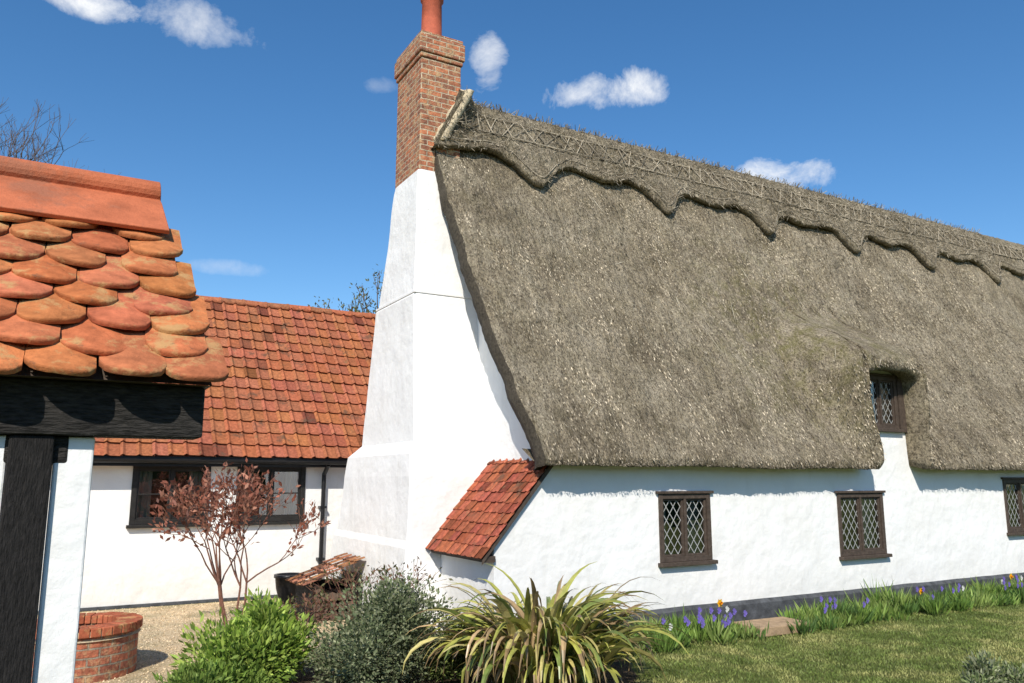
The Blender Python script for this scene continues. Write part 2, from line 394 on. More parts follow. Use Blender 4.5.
while X<XE-1:
    a,b=random.gauss(0,.045),random.gauss(0,.045)
    lg.tube(RP(X+a,7.60),RP(X+.24+b,7.98),.010,.010,4,cs()); lg.tube(RP(X+b,7.97,.20),RP(X+.24-a,7.61,.20),.010,.010,4,cs())
    X+=.28
X=5.2
while X<XE-1:
    if abs(zedge(X)-zedge(X+.09))<.3: lg.tube(RP(X,zedge(X)+.17,.185),RP(X+.09,zedge(X+.09)+.17,.185),.008,.008,4,cs())
    X+=.09
for i in range(520):
    X=5.2+random.random()**1.2*15; z=ZR+.08; p=Vector((rxs(X,ZR)+.02,YR-.08,z)); d=Vector((random.gauss(0,.6),-.4,random.gauss(.5,.4))).normalized()
    lg.tube(p-d*.05,p+d*random.uniform(.05,.16),.008,.005,4,cs())
lg.obj("ligger_rods",[STRAW],cot)
# loose straw
n=56000
Xs=rng.uniform(5.2,19,n); ts=rng.random(n); P=[];D=[];C=[];Ls=[];W=[]
for i in range(n):
    X=float(Xs[i]); e=zlow(X); z=e+.06+(ZR-.3-e)*float(ts[i]); y=thY(X,z)
    P.append((X+xshift(X,z),y-.003,z)); D.append((rng.normal()*.25,-.50+rng.normal()*.14,-.88))
    k=random.uniform(.2,1.4)*(1+.7*nz(X*1.2,z*.9,3)+.5*nz(X*4,z*1.5,6)); k=max(.15,k); C.append((.385*k,.325*k,.235*k)); Ls.append(min(random.uniform(.025,.075),z-e)); W.append(random.uniform(.008,.02))
for i in range(55):
    X=random.uniform(5.6,12); z=random.uniform(3,7.0); P.append((X+xshift(X,z),thY(X,z)-.015,z)); D.append((random.gauss(0,1),-.5,-1)); C.append((.5,.44,.33)); Ls.append(random.uniform(.25,.55)); W.append(.010)
leaves("loose_straw",np.array(P),np.array(D),Ls,W,C,STRAW,cot)
n=9000; P=[];D=[];C=[];Ls=[];W=[]
for i in range(n):
    X=random.uniform(5.15,20); e=zedge(X); q=random.random()
    z=e+(ZR+.1-e)*q; y=rY(X,min(z,ZR))-.18+(.08 if z>ZR else 0)
    P.append((rxs(X,z)+.02,y,z)); D.append((random.gauss(0,.6),-.5+random.gauss(0,.25),random.gauss(0,.7)))
    k=random.uniform(.3,1.4); C.append((.38*k,.325*k,.24*k)); Ls.append(random.uniform(.05,.16)); W.append(random.uniform(.006,.014))
leaves("ridge_straw",np.array(P),np.array(D),Ls,W,C,STRAW,cot)
n=9000;P=[];D=[];C=[];Ls=[];W=[]
for i in range(n):
    X=random.uniform(5.2,20); e=zlow(X); 
    P.append((X+xshift(X,e),8.28+random.uniform(0,.16) if e<2.6 else 8.28+random.uniform(0,.2),e+random.uniform(0.01,.05))); D.append((random.gauss(0,.3),-.7+random.gauss(0,.25),-.35))
    k=random.uniform(.3,1.1); C.append((.32*k,.27*k,.2*k)); Ls.append(random.uniform(.02,.04)); W.append(.01)
leaves("eave_straw",np.array(P),np.array(D),Ls,W,C,STRAW,cot)
w=MB()
H=[(7.20,8.10,.92,1.80),(10.80,11.88,.84,1.78),(15.42,16.5,1.06,2.0)]
wall_y(w,YW,XG,XE,.0,2.42,H)
wall_y(w,YW,11.0,12.78,2.42,3.95,[(11.62,12.46,2.86,3.72)])
w.face([(4.66,YW,0),(XG,YW,0),(XG,YW,2.2),(4.66,YW,1.22)])
w.face([(4.66,YW,0),(4.66,YW,1.22),(4.66,10.4,1.22),(4.66,10.4,0)])
ys=[];
for j in range(25):
    z=2.3+(ZR-.5-2.3)*j/24; ys.append((XG,roofY(z)+.2,z))
poly=[(XG,YW,0),(XG,YW,2.3)]+ys[1:]+[(XG,2*YR-p[1],p[2]) for p in reversed(ys)]+[(XG,13.95,0)]
w.face(poly)
w.face([(XG,13.95,0),(XE,13.95,0),(XE,13.95,2.5),(XG,13.95,2.5)])
w.face([(XE,YW,0),(XE,13.95,0),(XE,13.95,2.6),(XE,YR,ZR),(XE,YW,2.6)])
w.obj("walls",[WALL],cot)
for (a,b,c,d) in H: window(cot,a,b,c,d,YW,2,True)
window(cot,11.62,12.46,2.86,3.72,YW,2,True,curtain=.2)
dp=MB(); dp.box(12.475,12.64,YW-.05,YW+.02,2.80,3.78); dp.obj("dormer_post",[FRAME],cot)
pv=[]
n=120
for i in range(n):
    X=4.6+(XE-4.6)*i/(n-1)
    pv+=[(X,YW-.065-.015*nz(X*2,1),-.05),(X,YW-.055-.01*nz(X*2,1),.27+.015*nz(X*1.5,4)),(X,YW-.002,.32+.015*nz(X*1.5,4))]
make_mesh("plinth",pv,grid_faces(n,3),[PLINTH],parent=cot)
lt=MB()
S=Vector((4.46-5.50,0,1.10-2.32)); Ls_=S.length; S.normalize(); A=Vector((0,1,0)); Nn=A.cross(S); 
if Nn.z<0: Nn=-Nn
tile_roof(lt,(5.50,8.56,2.30),A,S,Nn,1.72,Ls_,.19,.165,(.33,.092,.05),.025,.022,vary=.2,dark=.1)
lt.obj("lean_to_tiles",[TILE],cot,smooth=False)
l2=MB(); l2.face([(5.50,8.585,2.25),(4.5,8.585,1.08),(4.5,10.4,1.08),(5.50,10.4,2.25)]); 
l2.box(4.52,4.66,8.60,10.3,1.04,1.11)
l2.face([(5.50,8.583,2.28),(4.47,8.583,1.07),(4.47,8.583,1.01),(5.50,8.583,2.20)])
l2.obj("lean_to_boards",[FRAME],cot)
# chimney
def ring(x0,x1,y0,y1,z):
    r=.04
    return [(x0+r,y0,z),(x1,y0,z),(x1,y1,z),(x0+r,y1,z),(x0,y1-r,z),(x0,y0+r,z)]
ch=MB()
secs=[(0,4.12,10.08,13.68),(1.1,4.17,10.16,13.38),(1.2,4.20,10.2,13.28),(2.05,4.23,10.24,13.10),(2.36,4.25,10.28,13.02),(2.54,4.38,10.46,12.72),(4.70,4.42,10.70,12.35),(4.76,4.45,10.74,12.29),(5.7,4.48,10.79,12.05),(6.72,4.52,10.85,11.90)]
rg=[]
for k in range(len(secs)-1):
    a,b=secs[k],secs[k+1]; n=max(1,int((b[0]-a[0])/.12))
    for i in range(n):
        t=i/n; z=a[0]+(b[0]-a[0])*t; q=[a[m]+(b[m]-a[m])*t for m in (1,2,3)]
        rg.append(ring(q[0]+.018*nz(z*1.5,1),5.6,q[1]+.018*nz(z*1.3,5),q[2]+.02*nz(z*1.1,9),z))
rg.append(ring(4.52,5.3,10.85,11.86,6.72))
ch.loft(rg); ch.obj("chimney_breast",[WALL],cot)
sl=MB(); sl.box(4.42,5.5,10.698,12.32,4.735,4.762); sl.obj("chimney_band",[WALL],cot)
st=MB()
def bx_(x0,x1,y0,y1,z0,z1): st.box(x0,x1,y0,y1,z0,z1)
bx_(4.53,5.22,10.86,11.88,6.72,8.60)
bx_(4.505,5.245,10.835,11.905,8.60,8.68)
bx_(4.48,5.27,10.81,11.93,8.68,8.96)
bx_(4.505,5.245,10.835,11.905,8.96,9.04)
so_=st.obj("chimney_stack",[BRICK],cot,bevel=.014)
cp=MB(); cp.loft([ring(4.52,5.23,10.86,11.88,9.04),ring(4.62,5.15,11.0,11.7,9.11)]); cp.obj("chimney_flaunching",[MORTAR],cot)
pt=MB()
prof=[(.19,9.06),(.19,9.2),(.175,9.24),(.165,9.9),(.195,9.93),(.195,9.99),(.14,9.99),(.13,9.5)]
pt.loft([[(4.90+r*math.cos(a*math.tau/24),11.35+r*math.sin(a*math.tau/24),z) for a in range(24)] for r,z in prof],cap=False); pt.obj("chimney_pot",[POTM],cot,smooth=True)
mf=MB()
R=[]
for i in range(34):
    z=7.22+i*.029
    xv=xverge(min(z,8.12))+(.45*max(0,z-8.12)); w_=.07+.045*nz(z*6,3)+.02*nz(z*17,1)
    R.append([(xv-w_,10.853,z+.03),(xv-w_*.45,10.82+.015*nz(z*9,7),z+.01),(xv+.03,10.72,z),(xv+.12,10.74,z),(xv+.10,10.95,z),(xv-w_*.9,10.95,z)])
mf.loft(R); mf.obj("chimney_mortar_fillet",[MORTAR],cot,smooth=True)

# ================================================================ TILED WING
wing=empty("tiled_house")
w=MB(); WY=14.5
H2=[(1.16,2.34,1.30,2.24),(2.80,3.96,1.30,2.24)]
wall_y(w,WY,-1.5,5.6,0,2.62,H2)
w.face([(-1.5,WY,0),(-1.5,20,0),(-1.5,20,2.6),(-1.5,17.35,5.6),(-1.5,WY,2.6)])
w.face([(-1.5,20,0),(9,20,0),(9,20,2.6),(-1.5,20,2.6)])
w.face([(9,13.9,0),(9,20,0),(9,20,2.6),(9,17.35,5.6),(9,13.9,2.6)])
w.obj("walls",[WALL],wing)
for (a,b,c,d) in H2: window(wing,a,b,c,d,WY,2,False,1,FRAMEB,False,.26,.07)
pb=MB(); pb.box(-1.5,4.6,WY-.04,WY,-.02,.05); pb.obj("plinth",[PLINTH],wing)
rt=MB()
O=Vector((-1.9,17.35,5.72)); E=Vector((-1.9,14.18,2.36)); S=(E-O); ln=S.length; S.normalize(); A=Vector((1,0,0)); Nn=S.cross(A)
if Nn.z<0: Nn=-Nn
tile_roof(rt,O,A,S,Nn,11,ln,.235,.30,(.36,.122,.06),.04,.04,vary=.14,dark=.04)
rt.obj("roof_tiles",[TILE],wing)
rb=MB(); k=-.04
rb.face([O+Nn*k,E+Nn*k,E+Nn*k+A*11,O+Nn*k+A*11]); rb.face([O+Nn*k,O+Nn*k+A*11,(9.1,20.4,2.36),(-1.9,20.4,2.36)]); rb.obj("roof_back",[RIDGET],wing)
rd=MB(); x=-1.9
while x<9:
    Rr=[[(xx,17.35+r*math.cos(a),5.68+.02*nz(xx,2)+r*math.sin(a)) for a in [math.pi*q/8-.25*(1-q/4) for q in range(9)]] for xx,r in ((x,.115),(x+.43,.115),(x+.431,.125),(x+.47,.125))]
    rd.loft(Rr,c=(.34*random.uniform(.85,1.15),.12,.06),cap=False); x+=.47
rd.obj("ridge_tiles",[TILE],wing,smooth=True)
gt=MB(); 
gr=[[(xx,14.13+.065*math.cos(a),2.33+.065*math.sin(a)) for a in [math.pi+math.pi*q/8 for q in range(9)]] for xx in (-1.9,5.3)]
gt.loft(gr,cap=True); gt.box(-1.9,5.3,14.2,14.23,2.22,2.38)
gt.tube((4.28,14.40,0),(4.28,14.40,2.1),.038,.038,10); gt.tube((4.28,14.40,2.1),(4.28,14.15,2.27),.038,.038,10)
for zz in (.6,1.5): gt.box(4.22,4.34,14.36,14.5,zz,zz+.04)
gt.obj("gutter_and_downpipe",[PLAST],wing)

# ================================================================ NEAR TILED OUTBUILDING
por=empty("tiled_outbuilding")
Er=Vector((0,3.29,2.335)); Rdg=Vector((0,4.47,3.45)); S=(Er-Rdg); ln=S.length; S.normalize(); A=Vector((1,0,0)); Nn=A.cross(S)
if Nn.z<0: Nn=-Nn
tl=MB(); tw=.238; ga=.158
for r in range(8):
    sb=ln-r*ga; xr=.585-.145*(r/7)+( .0 if r%2==0 else -.05)
    nt_=14
    for c in range(nt_):
        x1=xr-c*tw-random.uniform(-.006,.006)+(0 if r%2==0 else -.06*min(1,c)); x0=x1-tw*.975; xc=(x0+x1)/2; hw=(x1-x0)/2
        k=random.uniform(.8,1.15); col=(.48*k,.155*k*random.uniform(.9,1.15),.065*k*random.uniform(.85,1.2))
        tilt=random.uniform(-.02,.02); lift=random.uniform(0,.014); se=sb+random.uniform(-.016,.016); sq=random.uniform(.8,1.15)
        nn=13; i=len(tl.v)
        for q in range(nn):
            u=-1+2*q/(nn-1); 
            cut=.095*sq*(1-math.sqrt(max(0,1-(abs(u)*.985)**2.2)))
            ss=se-cut+tilt*u+.004*nz(u*4,r*3+c,1)
            cam=.022*(1-u*u)
            for (s_,h_) in ((se-(.38 if r<7 else .25),.004+cam*.3),(se-.11-cut*.3,.022+cam+lift),(ss-.007,.040+cam+lift),(ss,.034+cam+lift),(ss-.001,.016+cam+lift)):
                tl.v.append(tuple(Vector((xc+u*hw,0,0))+Vector((0,Rdg.y,Rdg.z))+S*s_+Nn*h_))
        for q in range(nn-1):
            for wv in range(4):
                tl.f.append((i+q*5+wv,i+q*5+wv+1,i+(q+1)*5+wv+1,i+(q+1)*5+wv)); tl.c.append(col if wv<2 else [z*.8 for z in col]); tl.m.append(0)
        for qq in (0,nn-1):
            b0=i+qq*5; p0=Vector(tl.v[b0]);p1=Vector(tl.v[b0+1]);p2=Vector(tl.v[b0+2]); dn=Nn*.02
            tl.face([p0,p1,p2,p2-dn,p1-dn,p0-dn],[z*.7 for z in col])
tl.obj("club_tiles",[TILEP],por,smooth=True)
bk=MB()
bk.face([(-3,3.36,2.372),(.53,3.36,2.372),(.36,4.47,3.42),(-3,4.47,3.42)])
bk.face([(-3,3.36,2.371),(.53,3.36,2.371),(.53,3.62,2.371),(-3,3.62,2.371)])
bk.face([(-3,4.47,3.44),(.38,4.47,3.44),(.52,5.6,2.38),(-3,5.6,2.38)])
bk.obj("roof_boards",[FRAME],por)
rg_=MB()
def ridge_piece(xa,xb,g=0):
    R=[]
    for xx in (xa,xb):
        pts=[]
        f0=Rdg+S*.47+Nn*(.092+g); f1=Rdg+S*.12+Nn*(.060+g)
        pts.append(Vector((xx,f0.y,f0.z))-Nn*.024); pts.append(Vector((xx,f0.y,f0.z))); pts.append(Vector((xx,f1.y,f1.z)))
        cy,cz=Rdg.y-.03,Rdg.z+.042; rr=.064+g
        for q in range(13):
            a=math.radians(228-q*22); pts.append(Vector((xx,cy+rr*math.cos(a),cz+rr*math.sin(a))))
        S2=Vector((0,-S.y,S.z)); 
        f2=Rdg+S2*.12+Vector((0,-Nn.y,Nn.z))*(.060+g); f3=Rdg+S2*.47+Vector((0,-Nn.y,Nn.z))*(.092+g)
        pts.append(Vector((xx,f2.y,f2.z)));pts.append(Vector((xx,f3.y,f3.z)))
        pts.append(Vector((xx,Rdg.y,Rdg.z-.03)))
        R.append(pts)
    R[1]=[Vector((p.x+.03*max(0,(Rdg.z+.1-p.z))/.35,p.y,p.z)) for p in R[1]] if xb>.3 else R[1]
    rg_.loft(R)
ridge_piece(-.36,.37); ridge_piece(-1.1,-.366); ridge_piece(-1.9,-1.106); ridge_piece(-3,-1.906)
rg_.obj("ridge_tile",[RIDGET],por,bevel=.005)
bm_=MB(); bm_.box(-3,.515,3.42,3.60,2.165,2.37); bm_.box(-.16,.05,3.47,3.60,2.06,2.164)
bm_.obj("eaves_beam",[BLACKW],por,bevel=.012)
ps=MB(); ps.box(-.145,.0,3.44,3.60,0,2.163); ps.obj("corner_post",[BLACKV],por,bevel=.01)
pw=MB(); pw.box(.002,.135,3.475,5.4,0,2.162); pw.box(-3,-.147,3.475,3.6,0,2.162); pw.obj("infill_wall",[WALL],por,bevel=.008)
# ================================================================ GROUND
g=MB(); g.face([(-400,-400,0),(400,-400,0),(400,400,0),(-400,400,0)]); 
LAWN=m_ground("lawn_grass",[(.3,(.095,.12,.03)),(.55,(.18,.205,.06)),(.75,(.30,.28,.12))],14,90,.03,1.1)
g.obj("ground",[LAWN])
GRAV=m_ground("gravel_stones",[(.32,(.38,.28,.16)),(.5,(.62,.49,.30)),(.68,(.8,.68,.47))],38,60,.02,1.5)
g=MB(); g.face([(-6,2,.004),(1.3,5,.004),(4.2,8.2,.004),(4.9,9,.004),(5.4,14.4,.004),(-6,14.4,.004)]); g.obj("gravel_path",[GRAV])
n=22000; X=rng.uniform(-1,4.3,n); Y=rng.uniform(8.6,14.4,n)
P=np.stack([X,Y,np.full(n,.006)],1); D=rng.normal(size=(n,3)); D[:,2]=np.abs(D[:,2])*.25+.05
k=rng.uniform(.65,1.3,(n,1)); leaves("gravel_chips",P,D,rng.uniform(.010,.025,n),.018,np.array([.64,.51,.33])*k,STRAW)
SOIL=m_ground("soil",[(.35,(.05,.035,.022)),(.65,(.13,.095,.06))],12,30,.05)
g=MB(); g.face([(1.0,7.2,.008),(3.6,5.6,.008),(5.3,6.7,.008),(6.0,8.0,.008),(20,8.1,.008),(20,8.6,.008),(4.6,8.6,.008),(4.2,10.4,.008),(1.4,9.3,.008)]); g.obj("flower_bed",[SOIL])
n=110000
X=rng.uniform(4.5,18,n); Y=rng.uniform(4.2,8.15,n); keep=~((X<5.8)&(Y>5.6+ (X-3.6)*.7)); X=X[keep];Y=Y[keep]; n=len(X)
P=np.stack([X,Y,np.zeros(n)],1); D=np.stack([rng.normal(0,.6,n),rng.normal(0,.6,n),np.ones(n)],1)
pat=np.array([nz(a*1.3,b*1.3,3)+.6*nz(a*4,b*4,1) for a,b in zip(X,Y)])
k=(rng.uniform(.55,1.4,n)*(1+.55*pat))[:,None]; dry=np.clip(pat*1.5+.25,0,1)[:,None]
C=(np.array([.19,.25,.06])*(1-dry)+np.array([.33,.32,.12])*dry)*k
leaves("lawn_blades",P,D,rng.uniform(.02,.055,n),.010,C,LEAF)
# ================================================================ PLANTS
def bush(name,c,r,n,lsz,lw,cols,seed,updir=.3,flat=1.0,lobes=10):
    e=empty(name); P=[];D=[];C=[];Ls=[];W=[]
    c=Vector(c); lob=[]
    rs=random.Random(seed)
    for i in range(lobes):
        a=rs.uniform(0,math.tau); q=rs.uniform(.0,.72); lob.append((c+Vector((math.cos(a)*q*r[0],math.sin(a)*q*r[1],rs.uniform(.25,.75)*r[2]*(1-.45*q))),rs.uniform(.3,.5)))
    while len(P)<n:
        o,s=rs.choice(lob)
        d=Vector((rs.gauss(0,1),rs.gauss(0,1),rs.gauss(0,1))).normalized()
        rad=(rs.random()**.45)*(1+.5*nz(d.x*2.2+seed,d.y*2.2+o.x*3,d.z*2.2))
        p=o+Vector((d.x*r[0]*s*rad,d.y*r[1]*s*rad,d.z*r[2]*s*rad*.95))
        if p.z<.02: continue
        P.append(tuple(p)); dd=d+Vector((rs.gauss(0,.5),rs.gauss(0,.5),updir+rs.gauss(0,.4))); D.append(tuple(dd))
        col=rs.choice(cols); k=rs.uniform(.65,1.35)*(1+.4*nz(p.x*5,p.y*5,p.z*5)); C.append([x*k for x in col])
        m=rs.uniform(.6,1.3); Ls.append(lsz*m); W.append(lw*m)
    leaves("leaves",np.array(P),np.array(D),Ls,W,C,LEAF,e)
    st=MB()
    for i in range(26):
        o,s=rs.choice(lob); st.tube((c.x+rs.uniform(-.12,.12),c.y+rs.uniform(-.12,.12),0),tuple(o),.014,.005,5)
    st.obj("stems",[BARK],e); return e
bush("euphorbia_plant",(1.98,8.5,0),(.78,.6,.78),8000,.085,.028,[(.25,.36,.055),(.38,.48,.10),(.17,.26,.045)],3,.5,lobes=13)
bush("hebe_shrub",(3.08,7.85,0),(.86,.75,1.05),22000,.045,.022,[(.19,.225,.115),(.13,.165,.075),(.29,.31,.18)],7,.3,lobes=16)
bush("low_green_plant",(3.85,7.9,0),(.5,.4,.62),4500,.06,.02,[(.17,.23,.055),(.23,.28,.09)],9,.4)
bush("low_green_plant",(1.4,8.0,0),(.55,.4,.40),4500,.07,.02,[(.23,.32,.07),(.17,.26,.05)],12,.5)
bush("rockrose_plant",(7.75,4.7,0),(.42,.34,.36),3200,.06,.02,[(.2,.25,.1),(.3,.32,.19)],15,.4)
# flax plant
ph=MB(); rs=random.Random(5)
base=Vector((4.36,7.0,0))
for i in range(470):
    a=rs.uniform(0,math.tau); q=rs.uniform(0,.42); b=base+Vector((math.cos(a)*q*1.3,math.sin(a)*q,0))
    a2=a+rs.gauss(0,.5); out=Vector((math.cos(a2),math.sin(a2),0))
    el=math.radians(rs.uniform(50,86)); Lf=rs.uniform(.8,1.52); droop=rs.uniform(1.3,3.4)
    wd=rs.uniform(.022,.040); side=Vector((-out.y,out.x,0)); side=(side+Vector((rs.gauss(0,.3),rs.gauss(0,.3),rs.gauss(0,.3)))).normalized()
    p=b.copy(); ns=12; pts=[]
    for s in range(ns+1):
        pts.append(p.copy()); t=s/ns; e_=el-droop*t*t*1.1
        p=p+(out*math.cos(e_)+Vector((0,0,1))*math.sin(e_))*(Lf/ns)
        if p.z<.03: p.z=.03
    kind=rs.random()
    if kind<.45: col=(.36,.36,.08)
    elif kind<.62: col=(.17,.22,.055)
    elif kind<.86: col=(.50,.43,.16)
    else: col=(.42,.29,.15)
    k=rs.uniform(.75,1.3)
    i0=len(ph.v)
    for s,pp in enumerate(pts):
        t=s/ns; w_=wd*(.75+.5*math.sin(t*math.pi))*(1-t**4); w_=max(w_,.002)
        ph.v+=[tuple(pp-side*w_),tuple(pp-Vector((0,0,.35*w_))),tuple(pp+side*w_)]
    for s in range(ns):
        t=s/ns; kk=k*(.65+.5*min(1,t*2)); cc=[x*kk for x in col]
        if s>=ns-2 and rs.random()<.5: cc=[.28*k,.19*k,.09*k]
        dk=[x*.72 for x in cc]
        ph.f.append((i0+s*3,i0+s*3+1,i0+s*3+4,i0+s*3+3)); ph.c.append(cc); ph.m.append(0)
        ph.f.append((i0+s*3+1,i0+s*3+2,i0+s*3+5,i0+s*3+4)); ph.c.append(dk); ph.m.append(0)
fx=empty("flax_plant"); FLM=m_attr("flax_leaf",.38,.2,12,0,transl=.22,spec=.5); ph.obj("leaves",[FLM],fx)
def branch(mb,p,d,ln,r,depth,tips,rs,spread=.5,up=.15,nk=(2,3),sh=.78):
    segs=3; q=Vector(p); dd=Vector(d).normalized()
    for s in range(segs):
        nd=(dd+Vector((rs.gauss(0,.1),rs.gauss(0,.1),rs.gauss(0,.06)+up*.3))).normalized()
        q2=q+nd*ln/segs; mb.tube(q,q2,r*(1-.25*s/segs),r*(1-.25*(s+1)/segs),5 if r>.01 else 3); q=q2; dd=nd
        if depth<=2: tips.append((q.copy(),dd.copy()))
    if depth==0: return
    for k in range(rs.randint(*nk)):
        nd=(dd+Vector((rs.gauss(0,spread),rs.gauss(0,spread),rs.gauss(0,spread*.6)+up))).normalized()
        branch(mb,q,nd,ln*rs.uniform(sh-.12,sh+.08),r*.66,depth-1,tips,rs,spread,up,nk,sh)
def tree(name,p,h,depth,leafn,lsz,cols,seed,spread=.5,stems=1,r=.1,bark=BARK,up=.15,tw=.0,nk=(2,3)):
    e=empty(name); rs=random.Random(seed); mb=MB(); tips=[]
    for s in range(stems):
        a=rs.uniform(0,math.tau); d=Vector((math.cos(a)*.5*(stems>1),math.sin(a)*.5*(stems>1),1))
        branch(mb,Vector(p)+Vector((math.cos(a)*.06,math.sin(a)*.06,0))*(stems>1),d,h*.30,r,depth,tips,rs,spread,up,nk)
    mb.obj("branches",[bark],e,cols=False)
    if leafn:
        P=[];D=[];C=[];Ls=[];W=[]
        for i in range(leafn):
            q,dd=rs.choice(tips); P.append((q.x+rs.gauss(0,tw),q.y+rs.gauss(0,tw),q.z+rs.gauss(0,tw))); D.append((dd.x+rs.gauss(0,.8),dd.y+rs.gauss(0,.8),dd.z+rs.gauss(0,.8)))
            c=rs.choice(cols); k=rs.uniform(.6,1.4); C.append([x*k for x in c]); m=rs.uniform(.6,1.3); Ls.append(lsz*m); W.append(lsz*.45*m)
        leaves("leaves",np.array(P),np.array(D),Ls,W,C,LEAF,e)
    return e
tree("red_leaved_shrub",(2.2,10.9,0),2.4,4,1700,.085,[(.30,.11,.07),(.36,.17,.11),(.22,.08,.05)],21,.45,5,.018,BARKR,.12,.03)
tree("twiggy_shrub",(3.35,9.4,0),1.35,3,500,.06,[(.13,.12,.05),(.22,.12,.07)],23,.45,5,.012,BARKR,.1,.03)
tree("twiggy_shrub",(2.75,9.9,0),.9,3,260,.06,[(.2,.10,.06),(.12,.12,.05)],24,.5,4,.012,BARKR,.05,.03)
tree("bare_tree",(-2.7,32,0),14.9,8,0,.05,[(.1,.1,.1)],31,.38,1,.18,BARK,.10)
tree("budding_tree",(8.6,24,0),7.1,6,3000,.12,[(.16,.17,.06),(.12,.12,.05)],38,.30,1,.16,BARK,.12,.12)
# border planting
P=[];D=[];Ls=[];C=[];W=[]; rs=random.Random(8)
for c in range(340):
    x=5.6+ (rs.random()**1.2)*12.5; y=rs.uniform(7.66,8.42); 
    if 8.0<x<9.1 and y>7.7: continue
    hh=rs.uniform(.10,.26)*(1.35 if rs.random()<.25 else 1)*(1+.7*nz(x*1.1,2)); cl=rs.choice([(.2,.3,.06),(.15,.25,.05),(.25,.33,.09),(.10,.18,.045)])
    for b in range(rs.randint(20,60)):
        a=rs.uniform(0,math.tau); q=rs.uniform(0,.13); P.append((x+math.cos(a)*q,y+math.sin(a)*q,rs.uniform(0,.08))); D.append((math.cos(a)*rs.uniform(.1,.9),math.sin(a)*rs.uniform(.1,.9),1))
        k=rs.uniform(.6,1.4); C.append([v*k for v in cl]); Ls.append(hh*rs.uniform(.6,1.2)); W.append(rs.uniform(.012,.034))
bd=empty("border_plants"); leaves("leaves",np.array(P),np.array(D),Ls,W,C,LEAF,bd)
fl=MB()
spots=[(7.72,8.12,.42,0),(14.2,8.0,.4,0),(11.6,7.9,.34,0),(16.0,8.1,.36,0)]
for (cx_,n_) in ((6.9,8),(7.5,14),(9.6,9),(12.2,8),(14.2,18),(15.4,10)):
    for _ in range(n_): spots.append((cx_+rs.gauss(0,.3),rs.uniform(7.68,8.1),rs.uniform(.22,.36),rs.choice([1,1,1,1,2])))
for (x,y,h,kind) in spots:
    col=[(.85,.50,.02),(.20,.15,.50),(.7,.7,.66)][kind]; fl.tube((x,y,0),(x,y,h),.004,.004,4,(.1,.16,.03))
    rr=.06 if kind==0 else .030
    for pz in range(1 if kind==0 else 3):
        cc=Vector((x+.02*(pz%2),y-.01,h+pz*.018))
        for s in range(6):
            a=s*math.tau/6; d=Vector((math.cos(a),-.25,math.sin(a))); e2=Vector((-math.sin(a),0,math.cos(a)))
            fl.face([cc,cc+d*rr*.5+e2*rr*.35,cc+d*rr,cc+d*rr*.5-e2*rr*.35],col)
    if kind==0: fl.tube((x,y-.01,h),(x,y-.05,h),.014,.02,8,(.8,.3,.01))
fl.obj("flowers",[FLOWER],bd)
sb=MB(); sb.loft([[(8.05,7.75,z),(8.98,7.72,z),(9.02,8.25,z),(8.1,8.28,z)] for z in (.012,.13)]); sb.obj("stone_slab",[STONE],bevel=.012)
# circular brick planter
wl=empty("circular_brick_planter"); cx,cy=.42,9.95
mb=MB()
def circ(r,z,n=48): return [(cx+r*math.cos(a*math.tau/n),cy+r*math.sin(a*math.tau/n),z) for a in range(n)]
mb.loft([circ(.55,0),circ(.55,.44),circ(.36,.44),circ(.36,.35)],cap=False); mb.obj("brick_ring",[WELLB],wl)
cpn=MB(); 
for i in range(34):
    a0=i*math.tau/34+.008; a1=(i+1)*math.tau/34-.008; k=random.uniform(.75,1.2); col=(.42*k,.12*k,.06*k)
    q=lambda r,a,z:(cx+r*math.cos(a),cy+r*math.sin(a),z)
    cpn.loft([[q(.34,a0,z),q(.585,a0,z),q(.585,a1,z),q(.34,a1,z)] for z in (.443,.53+random.uniform(-.004,.004))],c=col)
cpn.obj("coping_bricks",[TILEP],wl,bevel=.008)
so=MB(); so.face(circ(.35,.40)); so.obj("soil",[SOIL],wl)
mo=MB(); mo.loft([circ(.57,.40),circ(.345,.475)],cap=False); mo.loft([circ(.575,.445),circ(.575,.50),circ(.35,.50)],cap=False); mo.obj("mortar_bed",[MORTAR],wl)
# log store with a little tiled roof
ls=empty("log_store"); mb=MB()
mb.box(3.35,3.39,11.7,12.5,0,.5); mb.box(4.06,4.1,11.7,12.5,0,.62); mb.box(3.39,4.06,12.46,12.5,0,.5); mb.obj("boards",[BLACKV],ls)
lt=MB(); O=Vector((4.12,11.6,.86)); E=Vector((3.22,11.6,.50)); S=E-O; l_=S.length; S.normalize(); A=Vector((0,1,0)); Nn=A.cross(S); Nn=Nn if Nn.z>0 else -Nn
tile_roof(lt,O,A,S,Nn,1.0,l_,.2,.2,(.30,.13,.07),.025,.025); lt.obj("tiles",[TILE],ls)
lg=MB(); 
for i in range(16):
    lg.tube((3.45+(i%5)*.13,11.72,.07+(i//5)*.13),(3.45+(i%5)*.13,12.4,.07+(i//5)*.13),.06,.06,8,cap=True)
lg.obj("logs",[BARK],ls)
pot=MB(); pr=[(.13,.0),(.2,.25),(.22,.42),(.24,.42),(.24,.47),(.2,.47),(.18,.38),(.01,.37)]
pot.loft([[(3.55+r*math.cos(a*math.tau/20),13.7+r*math.sin(a*math.tau/20),z) for a in range(20)] for r,z in pr],cap=False); pot.obj("garden_pot",[PLAST],smooth=True)
